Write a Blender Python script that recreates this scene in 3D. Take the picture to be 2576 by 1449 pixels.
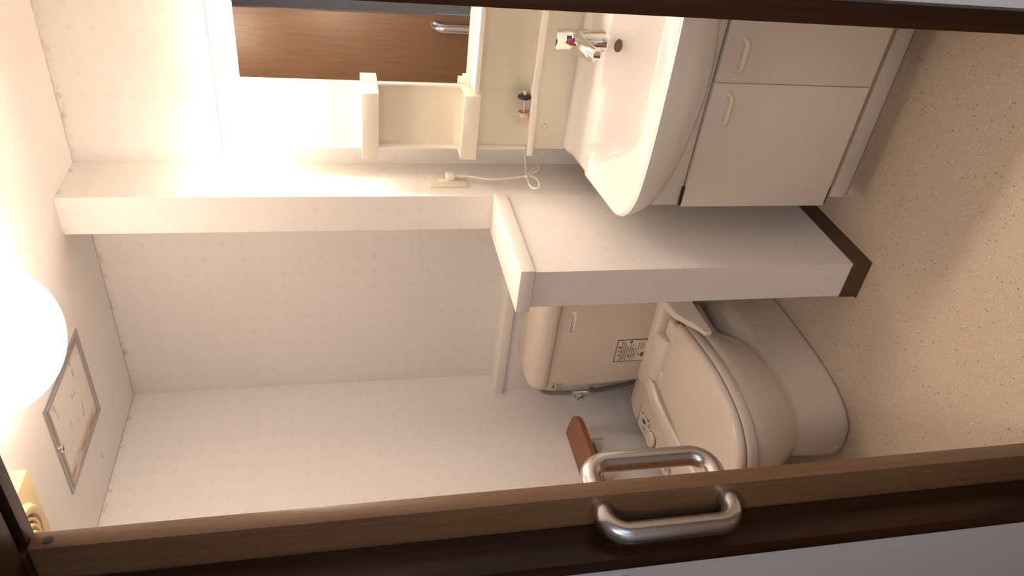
import bpy, bmesh, math, random
from mathutils import Vector, Matrix
random.seed(4)
for o in list(bpy.data.objects): bpy.data.objects.remove(o)
scene = bpy.context.scene
COL = scene.collection
PI = math.pi

# ------------------------------------------------------------------ camera
# the phone was held on its side: the picture's left is the room's "up"
CAM_POS = Vector((2.20872, -0.68847, 1.60083))
FW = Vector((-0.59057, 0.77710, -0.21755))
RT = Vector((0.79988, 0.59939, -0.03032))
DN = Vector((0.10684, -0.19192, -0.97558))
cam_data = bpy.data.cameras.new('camera')
cam_data.sensor_width = 36.0
cam_data.lens = 36.0 * 1903.65 / 2576.0
cam_data.clip_start = 0.02
cam = bpy.data.objects.new('camera', cam_data)
COL.objects.link(cam)
m = Matrix.Identity(4)
for i in range(3):
    m[i][0] = DN[i]; m[i][1] = RT[i]; m[i][2] = -FW[i]; m[i][3] = CAM_POS[i]
cam.matrix_world = m
scene.camera = cam

# ------------------------------------------------------------------ world, exposure, hall daylight
scene.view_settings.view_transform = 'Standard'
scene.view_settings.look = 'None'
scene.view_settings.exposure = 0.85
scene.view_settings.gamma = 1.0
scene.view_settings.use_curve_mapping = False
world = bpy.data.worlds.new('world'); scene.world = world; world.use_nodes = True
bg = world.node_tree.nodes['Background']
bg.inputs[0].default_value = (0.36, 0.62, 1.0, 1); bg.inputs[1].default_value = 1.9

DOME_STRENGTH = 9.6
VANITY_STRENGTH = 29.0
WARM = (1.0, 0.765, 0.605)
HALL_WATTS = 17.5

hl = bpy.data.lights.new('hall_lamp', 'AREA'); hl.shape = 'DISK'
hl.size = 0.45; hl.energy = HALL_WATTS; hl.color = (1.0, 0.83, 0.71)
hlo = bpy.data.objects.new('hall_lamp', hl); COL.objects.link(hlo)
hlo.location = (2.55, -1.55, 2.30)

# ------------------------------------------------------------------ dimensions
H = 2.4; D = 1.615; XR = 2.03
XL0, XL1 = 0.876, 1.0            # low wall / partition thickness
YP, YE, HC = 1.394, 0.971, 1.078
YD0, YD1, XD = 0.127, 0.160, 1.106   # sliding door leaf
YF = 0.055                       # hall-side face of the front wall

# ------------------------------------------------------------------ material helpers
def new_mat(name):
    mt = bpy.data.materials.new(name); mt.use_nodes = True
    nt = mt.node_tree; b = nt.nodes['Principled BSDF']
    return mt, nt, b
class N:
    """tiny node-graph writer"""
    def __init__(s, nt): s.nt = nt
    def node(s, t, **kw):
        n = s.nt.nodes.new(t)
        for k, v in kw.items(): setattr(n, k, v)
        return n
    def put(s, sock, v):
        if hasattr(v, 'links'): s.nt.links.new(v, sock)
        else: sock.default_value = v
    def math(s, op, a, b=None, c=None):
        n = s.node('ShaderNodeMath', operation=op)
        s.put(n.inputs[0], a)
        if b is not None: s.put(n.inputs[1], b)
        if c is not None: s.put(n.inputs[2], c)
        return n.outputs[0]
    def mix(s, f, a, b):
        n = s.node('ShaderNodeMix', data_type='RGBA')
        s.put(n.inputs[0], f); s.put(n.inputs[6], a); s.put(n.inputs[7], b)
        return n.outputs[2]
    def noise(s, vec, scale, detail=3, rough=0.5):
        n = s.node('ShaderNodeTexNoise'); s.put(n.inputs['Vector'], vec)
        n.inputs['Scale'].default_value = scale; n.inputs['Detail'].default_value = detail
        n.inputs['Roughness'].default_value = rough
        return n.outputs[0]
    def ramp(s, f, p0, p1):
        n = s.node('ShaderNodeMapRange'); s.put(n.inputs[0], f)
        n.inputs[1].default_value = p0; n.inputs[2].default_value = p1
        n.interpolation_type = 'SMOOTHSTEP'
        return n.outputs[0]
    def pos(s): return s.node('ShaderNodeNewGeometry').outputs['Position']
    def xyz(s, v):
        n = s.node('ShaderNodeSeparateXYZ'); s.put(n.inputs[0], v); return n.outputs
    def comb(s, x, y, z):
        n = s.node('ShaderNodeCombineXYZ')
        for i, q in enumerate((x, y, z)): s.put(n.inputs[i], q)
        return n.outputs[0]
    def scale(s, v, k):
        n = s.node('ShaderNodeMapping'); s.put(n.inputs[0], v); n.inputs['Scale'].default_value = k
        return n.outputs[0]
    def bump(s, h, st, dist, b):
        n = s.node('ShaderNodeBump'); n.inputs['Strength'].default_value = st
        n.inputs['Distance'].default_value = dist; s.put(n.inputs['Height'], h)
        s.nt.links.new(n.outputs[0], b.inputs['Normal'])
def rgb(r, g, b_): return (r, g, b_, 1)

def plain(name, col, rough=0.4, metal=0.0, coat=0.0, var=0.04, scale=30, bump=0.0):
    mt, nt, b = new_mat(name); g = N(nt); p = g.pos()
    n = g.noise(p, scale, 4)
    lo = tuple(c * (1 - var) for c in col) + (1,)
    hi = tuple(min(1, c * (1 + var)) for c in col) + (1,)
    g.put(b.inputs['Base Color'], g.mix(n, lo, hi))
    b.inputs['Roughness'].default_value = rough
    b.inputs['Metallic'].default_value = metal
    b.inputs['Coat Weight'].default_value = coat
    b.inputs['Coat Roughness'].default_value = 0.08
    if bump: g.bump(g.noise(p, scale * 25, 2), bump, 0.0005, b)
    return mt

def wallpaper():
    mt, nt, b = new_mat('wallpaper'); g = N(nt)
    geo = g.node('ShaderNodeNewGeometry'); p = geo.outputs['Position']
    x, y, z = g.xyz(p); nx, ny, nz = g.xyz(geo.outputs['Normal'])
    isx = g.math('GREATER_THAN', g.math('ABSOLUTE', nx), 0.5)
    u = g.math('ADD', g.math('MULTIPLY', isx, y), g.math('MULTIPLY', g.math('SUBTRACT', 1.0, isx), x))
    def cell(v, per, off):
        f = g.math('FRACT', g.math('DIVIDE', g.math('ADD', v, off), per))
        return g.math('ABSOLUTE', g.math('SUBTRACT', f, 0.5))
    cu = cell(u, 0.0662, 0.0073); cv = cell(z, 0.0648, 0.039)
    jit = g.math('MULTIPLY', g.noise(p, 900, 2), 0.05)
    sq = g.math('LESS_THAN', g.math('ADD', g.math('MAXIMUM', cu, cv), jit), 0.155)
    hatch = g.math('GREATER_THAN', g.math('SINE', g.math('MULTIPLY', z, 2600.0)), -0.2)
    motif = g.math('MULTIPLY', sq, g.math('ADD', 0.55, g.math('MULTIPLY', hatch, 0.45)))
    wv = g.comb(g.math('MULTIPLY', u, 1.0), 0.0, g.math('MULTIPLY', z, 9.0))
    wh = g.comb(g.math('MULTIPLY', u, 9.0), 0.0, g.math('MULTIPLY', z, 1.0))
    weave = g.math('ADD', g.noise(wv, 130, 3), g.noise(wh, 130, 3))
    tone = g.math('MULTIPLY', g.math('SUBTRACT', weave, 1.0), 0.16)
    base = g.mix(g.math('ADD', 0.5, tone), rgb(0.78, 0.765, 0.745), rgb(0.90, 0.885, 0.865))
    col = g.mix(g.math('MULTIPLY', motif, 0.17), base, rgb(0.62, 0.60, 0.585))
    # brown mould line just under the ceiling and up the alcove corner
    near = g.math('SUBTRACT', 1.0, g.ramp(g.math('SUBTRACT', H, z), 0.0, 0.022))
    st = g.math('MULTIPLY', near, g.ramp(g.noise(p, 22, 5, 0.7), 0.50, 0.68))
    col = g.mix(g.math('MULTIPLY', st, 0.6), col, rgb(0.42, 0.24, 0.12))
    g.put(b.inputs['Base Color'], col)
    b.inputs['Roughness'].default_value = 0.85
    g.bump(weave, 0.35, 0.0006, b)
    return mt

def ceiling_mat():
    mt, nt, b = new_mat('ceiling_paper'); g = N(nt); p = g.pos(); x, y, z = g.xyz(p)
    base = g.mix(g.noise(p, 120, 4), rgb(0.86, 0.845, 0.82), rgb(0.94, 0.93, 0.91))
    # rusty stains: along the joint with the left and the rear wall, and small flecks
    dj = g.math('MINIMUM', x, g.math('SUBTRACT', D, y))
    joint = g.math('SUBTRACT', 1.0, g.ramp(dj, 0.0, 0.014))
    st = g.math('MULTIPLY', joint, g.ramp(g.noise(p, 18, 5, 0.7), 0.30, 0.52))
    fleck = g.math('MULTIPLY', g.ramp(g.noise(g.scale(p, (1.0, 2.4, 1.0)), 26, 5, 0.75), 0.66, 0.72), g.ramp(g.noise(p, 4.5, 2), 0.50, 0.60))
    # a hairline crack near the left wall
    wob = g.math('MULTIPLY', g.math('SUBTRACT', g.noise(p, 60, 3), 0.5), 0.006)
    cy = g.math('ABSOLUTE', g.math('SUBTRACT', g.math('ADD', y, wob), g.math('ADD', 1.187, g.math('MULTIPLY', x, 0.057))))
    crack = g.math('MULTIPLY', g.math('LESS_THAN', cy, 0.0013), g.math('LESS_THAN', x, 0.16))
    crack = g.math('MULTIPLY', crack, g.math('GREATER_THAN', g.noise(p, 35, 2), 0.46))
    col = g.mix(g.math('MULTIPLY', st, 0.65), base, rgb(0.45, 0.25, 0.13))
    col = g.mix(g.math('MULTIPLY', fleck, 0.6), col, rgb(0.45, 0.22, 0.11))
    col = g.mix(crack, col, rgb(0.18, 0.10, 0.06))
    g.put(b.inputs['Base Color'], col); b.inputs['Roughness'].default_value = 0.9
    g.bump(g.noise(p, 500, 2), 0.2, 0.0006, b)
    return mt

def hatch_mat():
    mt, nt, b = new_mat('stained_hatch_board'); g = N(nt); p = g.pos(); x, y, z = g.xyz(p)
    base = g.mix(g.noise(p, 90, 4), rgb(0.82, 0.80, 0.77), rgb(0.90, 0.885, 0.86))
    # rust runs along the edge nearest the left wall, with smears inside
    edge = g.math('SUBTRACT', 1.0, g.ramp(g.math('SUBTRACT', x, 0.285), 0.0, 0.055))
    s1 = g.math('MULTIPLY', edge, g.ramp(g.noise(g.scale(p, (2.0, 0.7, 1)), 20, 5, 0.7), 0.34, 0.56))
    s2 = g.ramp(g.noise(g.scale(p, (1.0, 2.2, 1.0)), 13, 5, 0.7), 0.57, 0.68)
    col = g.mix(g.math('MULTIPLY', s1, 0.95), base, rgb(0.50, 0.25, 0.11))
    col = g.mix(g.math('MULTIPLY', s2, 0.6), col, rgb(0.50, 0.26, 0.13))
    g.put(b.inputs['Base Color'], col); b.inputs['Roughness'].default_value = 0.8
    return mt

def floor_mat():
    mt, nt, b = new_mat('speckled_vinyl'); g = N(nt); p = g.pos()
    def specks(scale, lo, keep):
        v = g.node('ShaderNodeTexVoronoi'); g.put(v.inputs['Vector'], p); v.inputs['Scale'].default_value = scale
        d = v.outputs['Distance']; cr = g.xyz(v.outputs['Color'])[0]
        return g.math('MULTIPLY', g.math('LESS_THAN', d, lo), g.math('LESS_THAN', cr, keep))
    base = g.mix(g.noise(p, 5, 3), rgb(0.49, 0.405, 0.31), rgb(0.55, 0.465, 0.365))
    base = g.mix(g.math('MULTIPLY', g.ramp(g.noise(p, 420, 3, 0.8), 0.40, 0.66), 0.35), base, rgb(0.66, 0.58, 0.48))
    base = g.mix(g.math('MULTIPLY', g.ramp(g.noise(p, 300, 3, 0.8), 0.54, 0.70), 0.4), base, rgb(0.42, 0.35, 0.27))
    base = g.mix(g.math('MULTIPLY', specks(190, 0.30, 0.22), 0.75), base, rgb(0.80, 0.74, 0.65))
    base = g.mix(g.math('MULTIPLY', specks(170, 0.27, 0.16), 0.7), base, rgb(0.26, 0.20, 0.14))
    base = g.mix(g.math('MULTIPLY', specks(80, 0.19, 0.20), 0.85), base, rgb(0.20, 0.14, 0.09))
    g.put(b.inputs['Base Color'], base); b.inputs['Roughness'].default_value = 0.55
    g.bump(g.noise(p, 260, 3), 0.25, 0.0007, b)
    return mt

def wood(name, dark, light, along='z', rough=0.45, grain=1.0, spec=0.5, coat=0.0):
    mt, nt, b = new_mat(name); g = N(nt); p = g.pos()
    st = {'z': (60, 60, 2.2), 'y': (60, 2.2, 60), 'x': (2.2, 60, 60)}[along]
    n1 = g.noise(g.scale(p, st), 1.0 * grain, 6, 0.65)
    n2 = g.noise(g.scale(p, tuple(q * 5 for q in st)), 1.0, 3, 0.6)
    n3 = g.noise(g.scale(p, tuple(q * 0.16 for q in st)), 1.0, 3, 0.5)
    f = g.math('ADD', g.math('MULTIPLY', g.ramp(n1, 0.3, 0.7), 0.5), g.math('ADD', g.math('MULTIPLY', n2, 0.25), g.math('MULTIPLY', g.ramp(n3, 0.35, 0.65), 0.3)))
    g.put(b.inputs['Base Color'], g.mix(f, dark, light))
    b.inputs['Roughness'].default_value = rough
    b.inputs['Specular IOR Level'].default_value = spec
    b.inputs['Coat Weight'].default_value = coat
    g.bump(n2, 0.15, 0.0004, b)
    return mt

def emitter(name, col, strength):
    mt, nt, b = new_mat(name); g = N(nt); p = g.pos()
    b.inputs['Base Color'].default_value = rgb(0.9, 0.88, 0.84)
    b.inputs['Roughness'].default_value = 0.3
    g.put(b.inputs['Emission Color'], g.mix(g.noise(p, 3, 1), rgb(*col), rgb(*[min(1, c * 1.02) for c in col])))
    b.inputs['Emission Strength'].default_value = strength
    return mt

M = {}
M['wall'] = wallpaper()
M['ceiling'] = ceiling_mat()
M['hatch'] = hatch_mat()
M['floor'] = floor_mat()
M['door'] = wood('walnut_laminate', rgb(0.140, 0.068, 0.031), rgb(0.215, 0.120, 0.062), 'z', 0.36, 2.2, 0.6, 0.0)
M['frame'] = wood('dark_stained_wood', rgb(0.003, 0.0015, 0.001), rgb(0.062, 0.021, 0.007), 'z', 0.38, 0.5, 0.35)
M['frame_x'] = wood('dark_stained_wood_head', rgb(0.022, 0.010, 0.005), rgb(0.075, 0.034, 0.014), 'x', 0.42, 0.6)
M['rail_wood'] = wood('red_brown_wood', rgb(0.16, 0.055, 0.018), rgb(0.30, 0.115, 0.04), 'y', 0.4)
M['hallwall'] = plain('hall_wall_paper', (0.62, 0.62, 0.62), 0.9, var=0.05, scale=200, bump=0.4)
M['hallfloor'] = wood('hall_floor_boards', rgb(0.10, 0.05, 0.025), rgb(0.22, 0.12, 0.06), 'x', 0.4)
M['base'] = plain('brown_vinyl_base', (0.085, 0.05, 0.03), 0.5, var=0.1)
M['cap'] = plain('white_cap_board', (0.84, 0.81, 0.77), 0.45, var=0.02)
M['plastic'] = plain('ivory_plastic', (0.90, 0.86, 0.73), 0.28, var=0.02, coat=0.2)
M['plastic_l'] = plain('cream_plastic', (0.90, 0.875, 0.79), 0.30, var=0.02)
M['ceramic'] = plain('white_ceramic', (0.86, 0.845, 0.82), 0.10, var=0.01, coat=0.6)
M['toilet'] = plain('ivory_ceramic', (0.71, 0.635, 0.54), 0.14, var=0.015, coat=0.5)
M['seat'] = plain('ivory_seat_plastic', (0.77, 0.695, 0.60), 0.22, var=0.015)
M['panel'] = plain('white_cabinet_board', (0.78, 0.735, 0.68), 0.42, var=0.015)
M['panel_edge'] = plain('beige_cabinet_edge', (0.46, 0.37, 0.25), 0.5)
M['pull'] = plain('cream_pull', (0.85, 0.745, 0.56), 0.2, coat=0.4, var=0.02)
M['chrome'] = plain('chrome', (0.86, 0.85, 0.84), 0.07, 1.0, var=0.01)
M['steel'] = plain('satin_steel', (0.62, 0.60, 0.58), 0.25, 1.0, var=0.03, scale=80)
M['alu'] = plain('aluminium', (0.50, 0.485, 0.48), 0.45, 0.85, var=0.05)
M['hose'] = plain('grey_hose', (0.27, 0.25, 0.23), 0.45)
M['dark'] = plain('dark_gap', (0.03, 0.024, 0.02), 0.6)
M['hole'] = plain('drain_brown', (0.13, 0.085, 0.05), 0.6)
M['rubber'] = plain('black_rubber', (0.045, 0.045, 0.047), 0.45)
M['pink'] = plain('pinkish_plastic', (0.80, 0.60, 0.49), 0.35)
M['clear'] = plain('milky_plastic', (0.78, 0.74, 0.68), 0.25)
M['cord'] = plain('white_cord', (0.86, 0.82, 0.76), 0.4)
M['vent'] = plain('yellowed_plastic', (0.80, 0.64, 0.37), 0.4, var=0.03)
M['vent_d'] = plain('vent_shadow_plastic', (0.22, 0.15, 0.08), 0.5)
M['ink'] = plain('dark_ink', (0.05, 0.04, 0.035), 0.6)
M['ink_l'] = plain('grey_brown_ink', (0.22, 0.16, 0.11), 0.6)
M['ink_m'] = plain('faded_ink', (0.38, 0.30, 0.22), 0.6)
M['blue'] = plain('blue_ink', (0.045, 0.07, 0.16), 0.5)
M['paper'] = plain('sticker_film', (0.74, 0.67, 0.58), 0.4)
M['paper2'] = plain('pale_sticker', (0.95, 0.93, 0.90), 0.4)
M['markred'] = plain('red_mark', (0.62, 0.05, 0.06), 0.3)
M['markblue'] = plain('blue_mark', (0.05, 0.07, 0.36), 0.3)
M['green'] = plain('grey_green_button', (0.36, 0.42, 0.38), 0.4)
M['plate'] = plain('outlet_plate', (0.80, 0.74, 0.62), 0.35)
M['switch'] = plain('switch_plate', (0.55, 0.53, 0.45), 0.3)
M['peg'] = plain('dark_plug', (0.04, 0.035, 0.035), 0.7)
mm, nt, b = new_mat('mirror_glass'); g = N(nt)
g.put(b.inputs['Base Color'], g.mix(g.noise(g.pos(), 4, 2), rgb(0.88, 0.89, 0.88), rgb(0.90, 0.91, 0.90)))
b.inputs['Metallic'].default_value = 1; b.inputs['Roughness'].default_value = 0.0
M['mirror'] = mm
M['dome'] = emitter('lit_opal_globe', WARM, DOME_STRENGTH)
M['lamp'] = emitter('lit_opal_diffuser', WARM, VANITY_STRENGTH)

# ------------------------------------------------------------------ mesh helpers
def new_bm(): return bmesh.new()
def finish(name, bm, mat, parent=None, smooth=True, angle=40):
    bmesh.ops.recalc_face_normals(bm, faces=bm.faces[:])
    me = bpy.data.meshes.new(name); bm.to_mesh(me); bm.free()
    if smooth:
        for f in me.polygons: f.use_smooth = True
        me.set_sharp_from_angle(angle=math.radians(angle))
    me.materials.append(M[mat])
    o = bpy.data.objects.new(name, me); COL.objects.link(o)
    if parent: o.parent = parent
    return o
def bx(bm, x0, x1, y0, y1, z0, z1, bev=0.0, seg=2):
    r = bmesh.ops.create_cube(bm, size=1.0)
    vs = r['verts']
    for v in vs:
        v.co = Vector((x0 + (v.co.x + .5) * (x1 - x0), y0 + (v.co.y + .5) * (y1 - y0), z0 + (v.co.z + .5) * (z1 - z0)))
    if bev > 0:
        es = list({e for v in vs for e in v.link_edges})
        bmesh.ops.bevel(bm, geom=es, offset=bev, segments=seg, affect='EDGES', profile=0.5, clamp_overlap=True)
    return bm
def box(name, x0, x1, y0, y1, z0, z1, mat, parent=None, bev=0.0, seg=2):
    return finish(name, bx(new_bm(), x0, x1, y0, y1, z0, z1, bev, seg), mat, parent)
def loft(bm, rings, cap0=True, cap1=True, closed=True):
    vr = [[bm.verts.new(p) for p in r] for r in rings]
    n = len(vr[0])
    for a, c in zip(vr, vr[1:]):
        for i in range(n if closed else n - 1):
            j = (i + 1) % n
            bm.faces.new((a[i], a[j], c[j], c[i]))
    if cap0: bm.faces.new(vr[0][::-1])
    if cap1: bm.faces.new(vr[-1])
    return bm
def frame_of(d):
    d = Vector(d).normalized()
    a = Vector((0, 0, 1)) if abs(d.z) < 0.9 else Vector((1, 0, 0))
    u = d.cross(a).normalized(); return u, d.cross(u).normalized()
def tube(bm, pts, r, n=14, cap=True, rs=None):
    pts = [Vector(p) for p in pts]; rings = []
    u = None
    for i, p in enumerate(pts):
        t = (pts[min(i + 1, len(pts) - 1)] - pts[max(i - 1, 0)]).normalized()
        if u is None: u, _ = frame_of(t)
        u = (u - t * u.dot(t)).normalized(); w = t.cross(u)
        rr = rs[i] if rs else r
        rings.append([p + u * (rr * math.cos(2 * PI * k / n)) + w * (rr * math.sin(2 * PI * k / n)) for k in range(n)])
    return loft(bm, rings, cap, cap)
def lathe(bm, c, axis, prof, n=32, cap0=True, cap1=True):
    """prof: (distance along axis, radius)"""
    c = Vector(c); ax = Vector(axis).normalized(); u, w = frame_of(ax)
    rings = [[c + ax * h + u * (max(r, 1e-5) * math.cos(2 * PI * k / n)) + w * (max(r, 1e-5) * math.sin(2 * PI * k / n)) for k in range(n)] for h, r in prof]
    return loft(bm, rings, cap0, cap1)
def prism(bm, pts, vec):
    vec = Vector(vec); a = [Vector(p) for p in pts]
    return loft(bm, [a, [p + vec for p in a]])
def smooth_path(pts, sub=8):
    pts = [Vector(p) for p in pts]; out = []
    for i in range(len(pts) - 1):
        p0 = pts[max(i - 1, 0)]; p1 = pts[i]; p2 = pts[i + 1]; p3 = pts[min(i + 2, len(pts) - 1)]
        for k in range(sub):
            t = k / sub
            out.append(0.5 * ((2 * p1) + (p2 - p0) * t + (2 * p0 - 5 * p1 + 4 * p2 - p3) * t * t + (3 * p1 - p0 - 3 * p2 + p3) * t ** 3))
    out.append(pts[-1]); return out
def fillet_path(pts, r, n=8):
    pts = [Vector(p) for p in pts]; out = [pts[0]]
    for a, b_, c in zip(pts, pts[1:], pts[2:]):
        d0 = (a - b_).normalized(); d1 = (c - b_).normalized()
        ang = d0.angle(d1); L = r / math.tan(ang / 2)
        s = b_ + d0 * L; e = b_ + d1 * L
        cen = b_ + (d0 + d1).normalized() * (r / math.sin(ang / 2))
        v0 = s - cen; v1 = e - cen; tot = v0.angle(v1); axis = v0.cross(v1).normalized()
        for k in range(n + 1): out.append(cen + Matrix.Rotation(tot * k / n, 3, axis) @ v0)
    out.append(pts[-1]); return out
def thing(name, label, cat, loc=(0, 0, 0), group=None):
    o = bpy.data.objects.new(name, None); COL.objects.link(o)
    o.empty_display_size = 0.05
    o['label'] = label; o['category'] = cat
    if group: o['group'] = group
    return o
def struct(o): o['kind'] = 'structure'; return o
def lab(o, s): o['label'] = s; return o

# ================================================================== the room
struct(box('floor', -0.1, XR + 0.1, YF, D + 0.1, -0.06, 0.0, 'floor'))
struct(box('ceiling', -0.1, XR + 0.1, YF + 0.06, D + 0.1, H, H + 0.08, 'ceiling'))
struct(box('wall_left', -0.1, 0.0, YF, D, 0, H, 'wall'))
struct(box('wall_back', -0.1, XR + 0.1, D, D + 0.1, 0, H, 'wall'))
struct(box('wall_right', XR, XR + 0.1, YF + 0.06, D, 0, H, 'wall'))
# front wall: piers either side of the doorway and the piece above it
bm = new_bm()
bx(bm, -2.2, 0.998, YF, 0.115, 0, H)
bx(bm, 2.014, 3.6, YF, 0.115, 0, H)
bx(bm, 0.998, 2.014, YF, 0.115, 2.16, H)
struct(finish('wall_front', bm, 'hallwall', smooth=False))
# partition between washroom and toilet: full height stub + low wall
bm = new_bm()
bx(bm, XL0, XL1, YP, D, 0, H)
struct(finish('wall_partition', bm, 'wall', smooth=False))
struct(box('wall_low', XL0, XL1, YE, YP, 0, HC, 'wall'))
# boxed-out lining behind the toilet tank
struct(box('wall_lining', 0.0, XL0, 1.508, D, 0, 0.967, 'wall'))
# hall
struct(box('floor_hall', -2.2, 3.6, -2.4, YF, -0.06, 0.0, 'hallfloor'))
struct(box('wall_hall', -2.2, 3.6, -2.5, -2.4, 0, H, 'hallwall'))
struct(box('wall_hall_end', -2.3, -2.2, -2.5, 0.115, 0, H, 'hallwall'))
struct(box('ceiling_hall', -2.3, 3.7, -2.5, YF, H, H + 0.08, 'hallwall'))
WY0, WY1, WZ0, WZ1 = -2.15, -0.95, 0.85, 2.05     # window in the far end of the hall
bm = new_bm()
bx(bm, 3.6, 3.7, -2.5, WY0, 0, H); bx(bm, 3.6, 3.7, WY1, 0.115, 0, H)
bx(bm, 3.6, 3.7, WY0, WY1, 0, WZ0); bx(bm, 3.6, 3.7, WY0, WY1, WZ1, H)
struct(finish('wall_hall_window', bm, 'hallwall', smooth=False))
bm = new_bm()
for a in ((WY0, WY1, WZ0, WZ0 + 0.04), (WY0, WY1, WZ1 - 0.04, WZ1), (WY0, WY0 + 0.04, WZ0, WZ1), (WY1 - 0.04, WY1, WZ0, WZ1), ((WY0 + WY1) / 2 - 0.025, (WY0 + WY1) / 2 + 0.025, WZ0, WZ1)):
    bx(bm, 3.62, 3.66, a[0], a[1], a[2], a[3])
struct(finish('window_1', bm, 'alu', smooth=False))

# cap board of the low wall and shelf of the lining
t = box('trim_1', XL0 - 0.011, XL1 + 0.011, YE - 0.010, YP + 0.0, HC, HC + 0.041, 'cap', bev=0.0022)
struct(t); t['label'] = 'white cap board on the low wall'
t = new_bm(); bx(t, 0.0, XL0, 1.498, D, 0.968, 1.003, 0.0015)
o = finish('lining_shelf', t, 'cap'); o['label'] = 'narrow white shelf along the wall above the toilet tank'; o['category'] = 'shelf'

# baseboards
bm = new_bm()
def base_strip(path, hgt, th):
    # strip with a rounded top and small flared foot following an L path (plan points), outside to the left
    prof = [(0, hgt), (th * 0.7, hgt), (th, hgt - 0.003), (th, 0.008), (th + 0.004, 0.0), (0, 0)]
    pts = [Vector((x, y)) for x, y in path]; rings = []
    for i, p in enumerate(pts):
        nrm = Vector((0, 0))
        ds = []
        if i > 0: ds.append((pts[i] - pts[i - 1]).normalized())
        if i < len(pts) - 1: ds.append((pts[i + 1] - pts[i]).normalized())
        ns = [Vector((d.y, -d.x)) for d in ds]
        if len(ns) == 2:
            nn = (ns[0] + ns[1]).normalized(); k = 1 / max(0.3, nn.dot(ns[0]))
        else: nn = ns[0]; k = 1
        rings.append([Vector((p.x + nn.x * o_ * k, p.y + nn.y * o_ * k, z)) for o_, z in prof])
    loft(bm, rings)
base_strip([(XL0, 1.45), (XL0, YE), (XL1, YE), (XL1, D)], 0.061, 0.003)
struct(finish('baseboard_low', bm, 'base'))
bm = new_bm()
base_strip([(0.0, 0.17), (0.0, 1.508)][::-1], 0.061, 0.003)
struct(finish('baseboard_left', bm, 'base'))
bm = new_bm(); base_strip([(XL0, 1.508), (0.0, 1.508)][::-1], 0.061, 0.003)
struct(finish('baseboard_lining', bm, 'base'))

# door frame (dark stained wood)
struct(box('trim_2', 0.995, 1.030, 0.043, 0.120, 0, 2.135, 'frame', bev=0.0015))
struct(box('trim_3', 1.992, 2.018, 0.043, 0.170, 0, 2.135, 'frame', bev=0.0015))
struct(box('trim_4', 0.995, 2.018, 0.043, 0.120, 2.100, 2.160, 'frame_x', bev=0.0015))
struct(box('trim_5', 1.098, 1.992, 0.1385, 0.167, 2.096, 2.150, 'frame_x', bev=0.0015))   # track strip over the leaf
struct(box('trim_8', 0.002, 1.098, 0.118, 0.166, 2.0955, 2.200, 'frame_x'))               # rail box over the parked leaf
struct(box('trim_6', 1.098, 1.992, 0.115, 0.139, 2.118, 2.200, 'frame_x'))               # back of the track groove
struct(box('trim_7', 1.030, 1.992, 0.043, 0.165, -0.012, 0.004, 'frame_x'))              # sill

# sliding door leaf, half open, with its pull handles
door = struct(box('door_1', 0.13, XD, YD0, YD1, 0.006, 2.094, 'door', bev=0.0012))
door['label'] = 'walnut brown sliding door pushed partly open'
bm = new_bm(); lathe(bm, (XD - 0.002, 0.1425, 2.068), (1, 0, 0), [(0, 0.0072), (0.0035, 0.0070), (0.0042, 0.005)], 20)
lab(finish('hole_plug', bm, 'peg', door), 'dark round plug near the top of the door edge')
def pull(side):
    if side < 0: y0, y1 = YD0, YD0 - 0.060
    else: y0, y1 = YD1, YD1 + 0.070
    X = 1.071; zt, zb = 1.148, 0.893
    bm = new_bm()
    path = fillet_path([(X, y0, zt), (X, y1, zt), (X, y1, zb), (X, y0, zb)], 0.042, 12)
    tube(bm, path, 0.0205, 32)
    return finish('pull_handle', bm, 'steel', door, angle=70)
pull(-1)
pull(1)

# light switch just left of the frame, hall side
t = thing('light_switch', 'small light switch plate on the grey wall beside the door frame', 'switch')
box('cover_plate', 0.885, 0.957, YF - 0.008, YF, 1.090, 1.212, 'switch', t, 0.003)
box('rocker', 0.905, 0.937, YF - 0.012, YF - 0.007, 1.115, 1.185, 'plate', t, 0.002)

# ================================================================== ceiling things
t = thing('ceiling_light', 'round opal ceiling light glowing brightly beside the access hatch', 'light')
LC = (0.993, 0.775)
bm = new_bm(); lathe(bm, (LC[0], LC[1], H), (0, 0, -1), [(0, 0.178), (0.012, 0.182), (0.017, 0.176)], 48)
finish('mounting_ring', bm, 'cap', t)
bm = new_bm(); R0 = 0.174
prof = [(0.014, R0)] + [(0.016 + 0.158 * math.sin(a), R0 * math.cos(a)) for a in [i * PI / 2 / 16 for i in range(16)]] + [(0.174, 0.004)]
lathe(bm, (LC[0], LC[1], H), (0, 0, -1), prof, 48)
finish('globe', bm, 'dome', t)

t = thing('access_hatch', 'square ceiling access hatch with aluminium frame and rust stains', 'hatch')
hx0, hx1, hy0, hy1 = 0.262, 0.610, 0.932, 1.280
bm = new_bm()
def frame_rect(bm, x0, x1, y0, y1, w, z0, z1):
    for a in ((x0, x1, y0, y0 + w), (x0, x1, y1 - w, y1), (x0, x0 + w, y0 + w, y1 - w), (x1 - w, x1, y0 + w, y1 - w)):
        bx(bm, a[0], a[1], a[2], a[3], z0, z1, 0.0008)
frame_rect(bm, hx0, hx1, hy0, hy1, 0.0135, H - 0.0045, H + 0.01)
finish('outer_frame', bm, 'alu', t)
bm = new_bm(); frame_rect(bm, hx0 + 0.0150, hx1 - 0.0150, hy0 + 0.0150, hy1 - 0.0150, 0.0125, H - 0.0055, H + 0.01)
finish('inner_frame', bm, 'alu', t)
box('hatch_board', hx0 + 0.0275, hx1 - 0.0275, hy0 + 0.0275, hy1 - 0.0275, H - 0.0015, H + 0.008, 'hatch', t)
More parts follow.
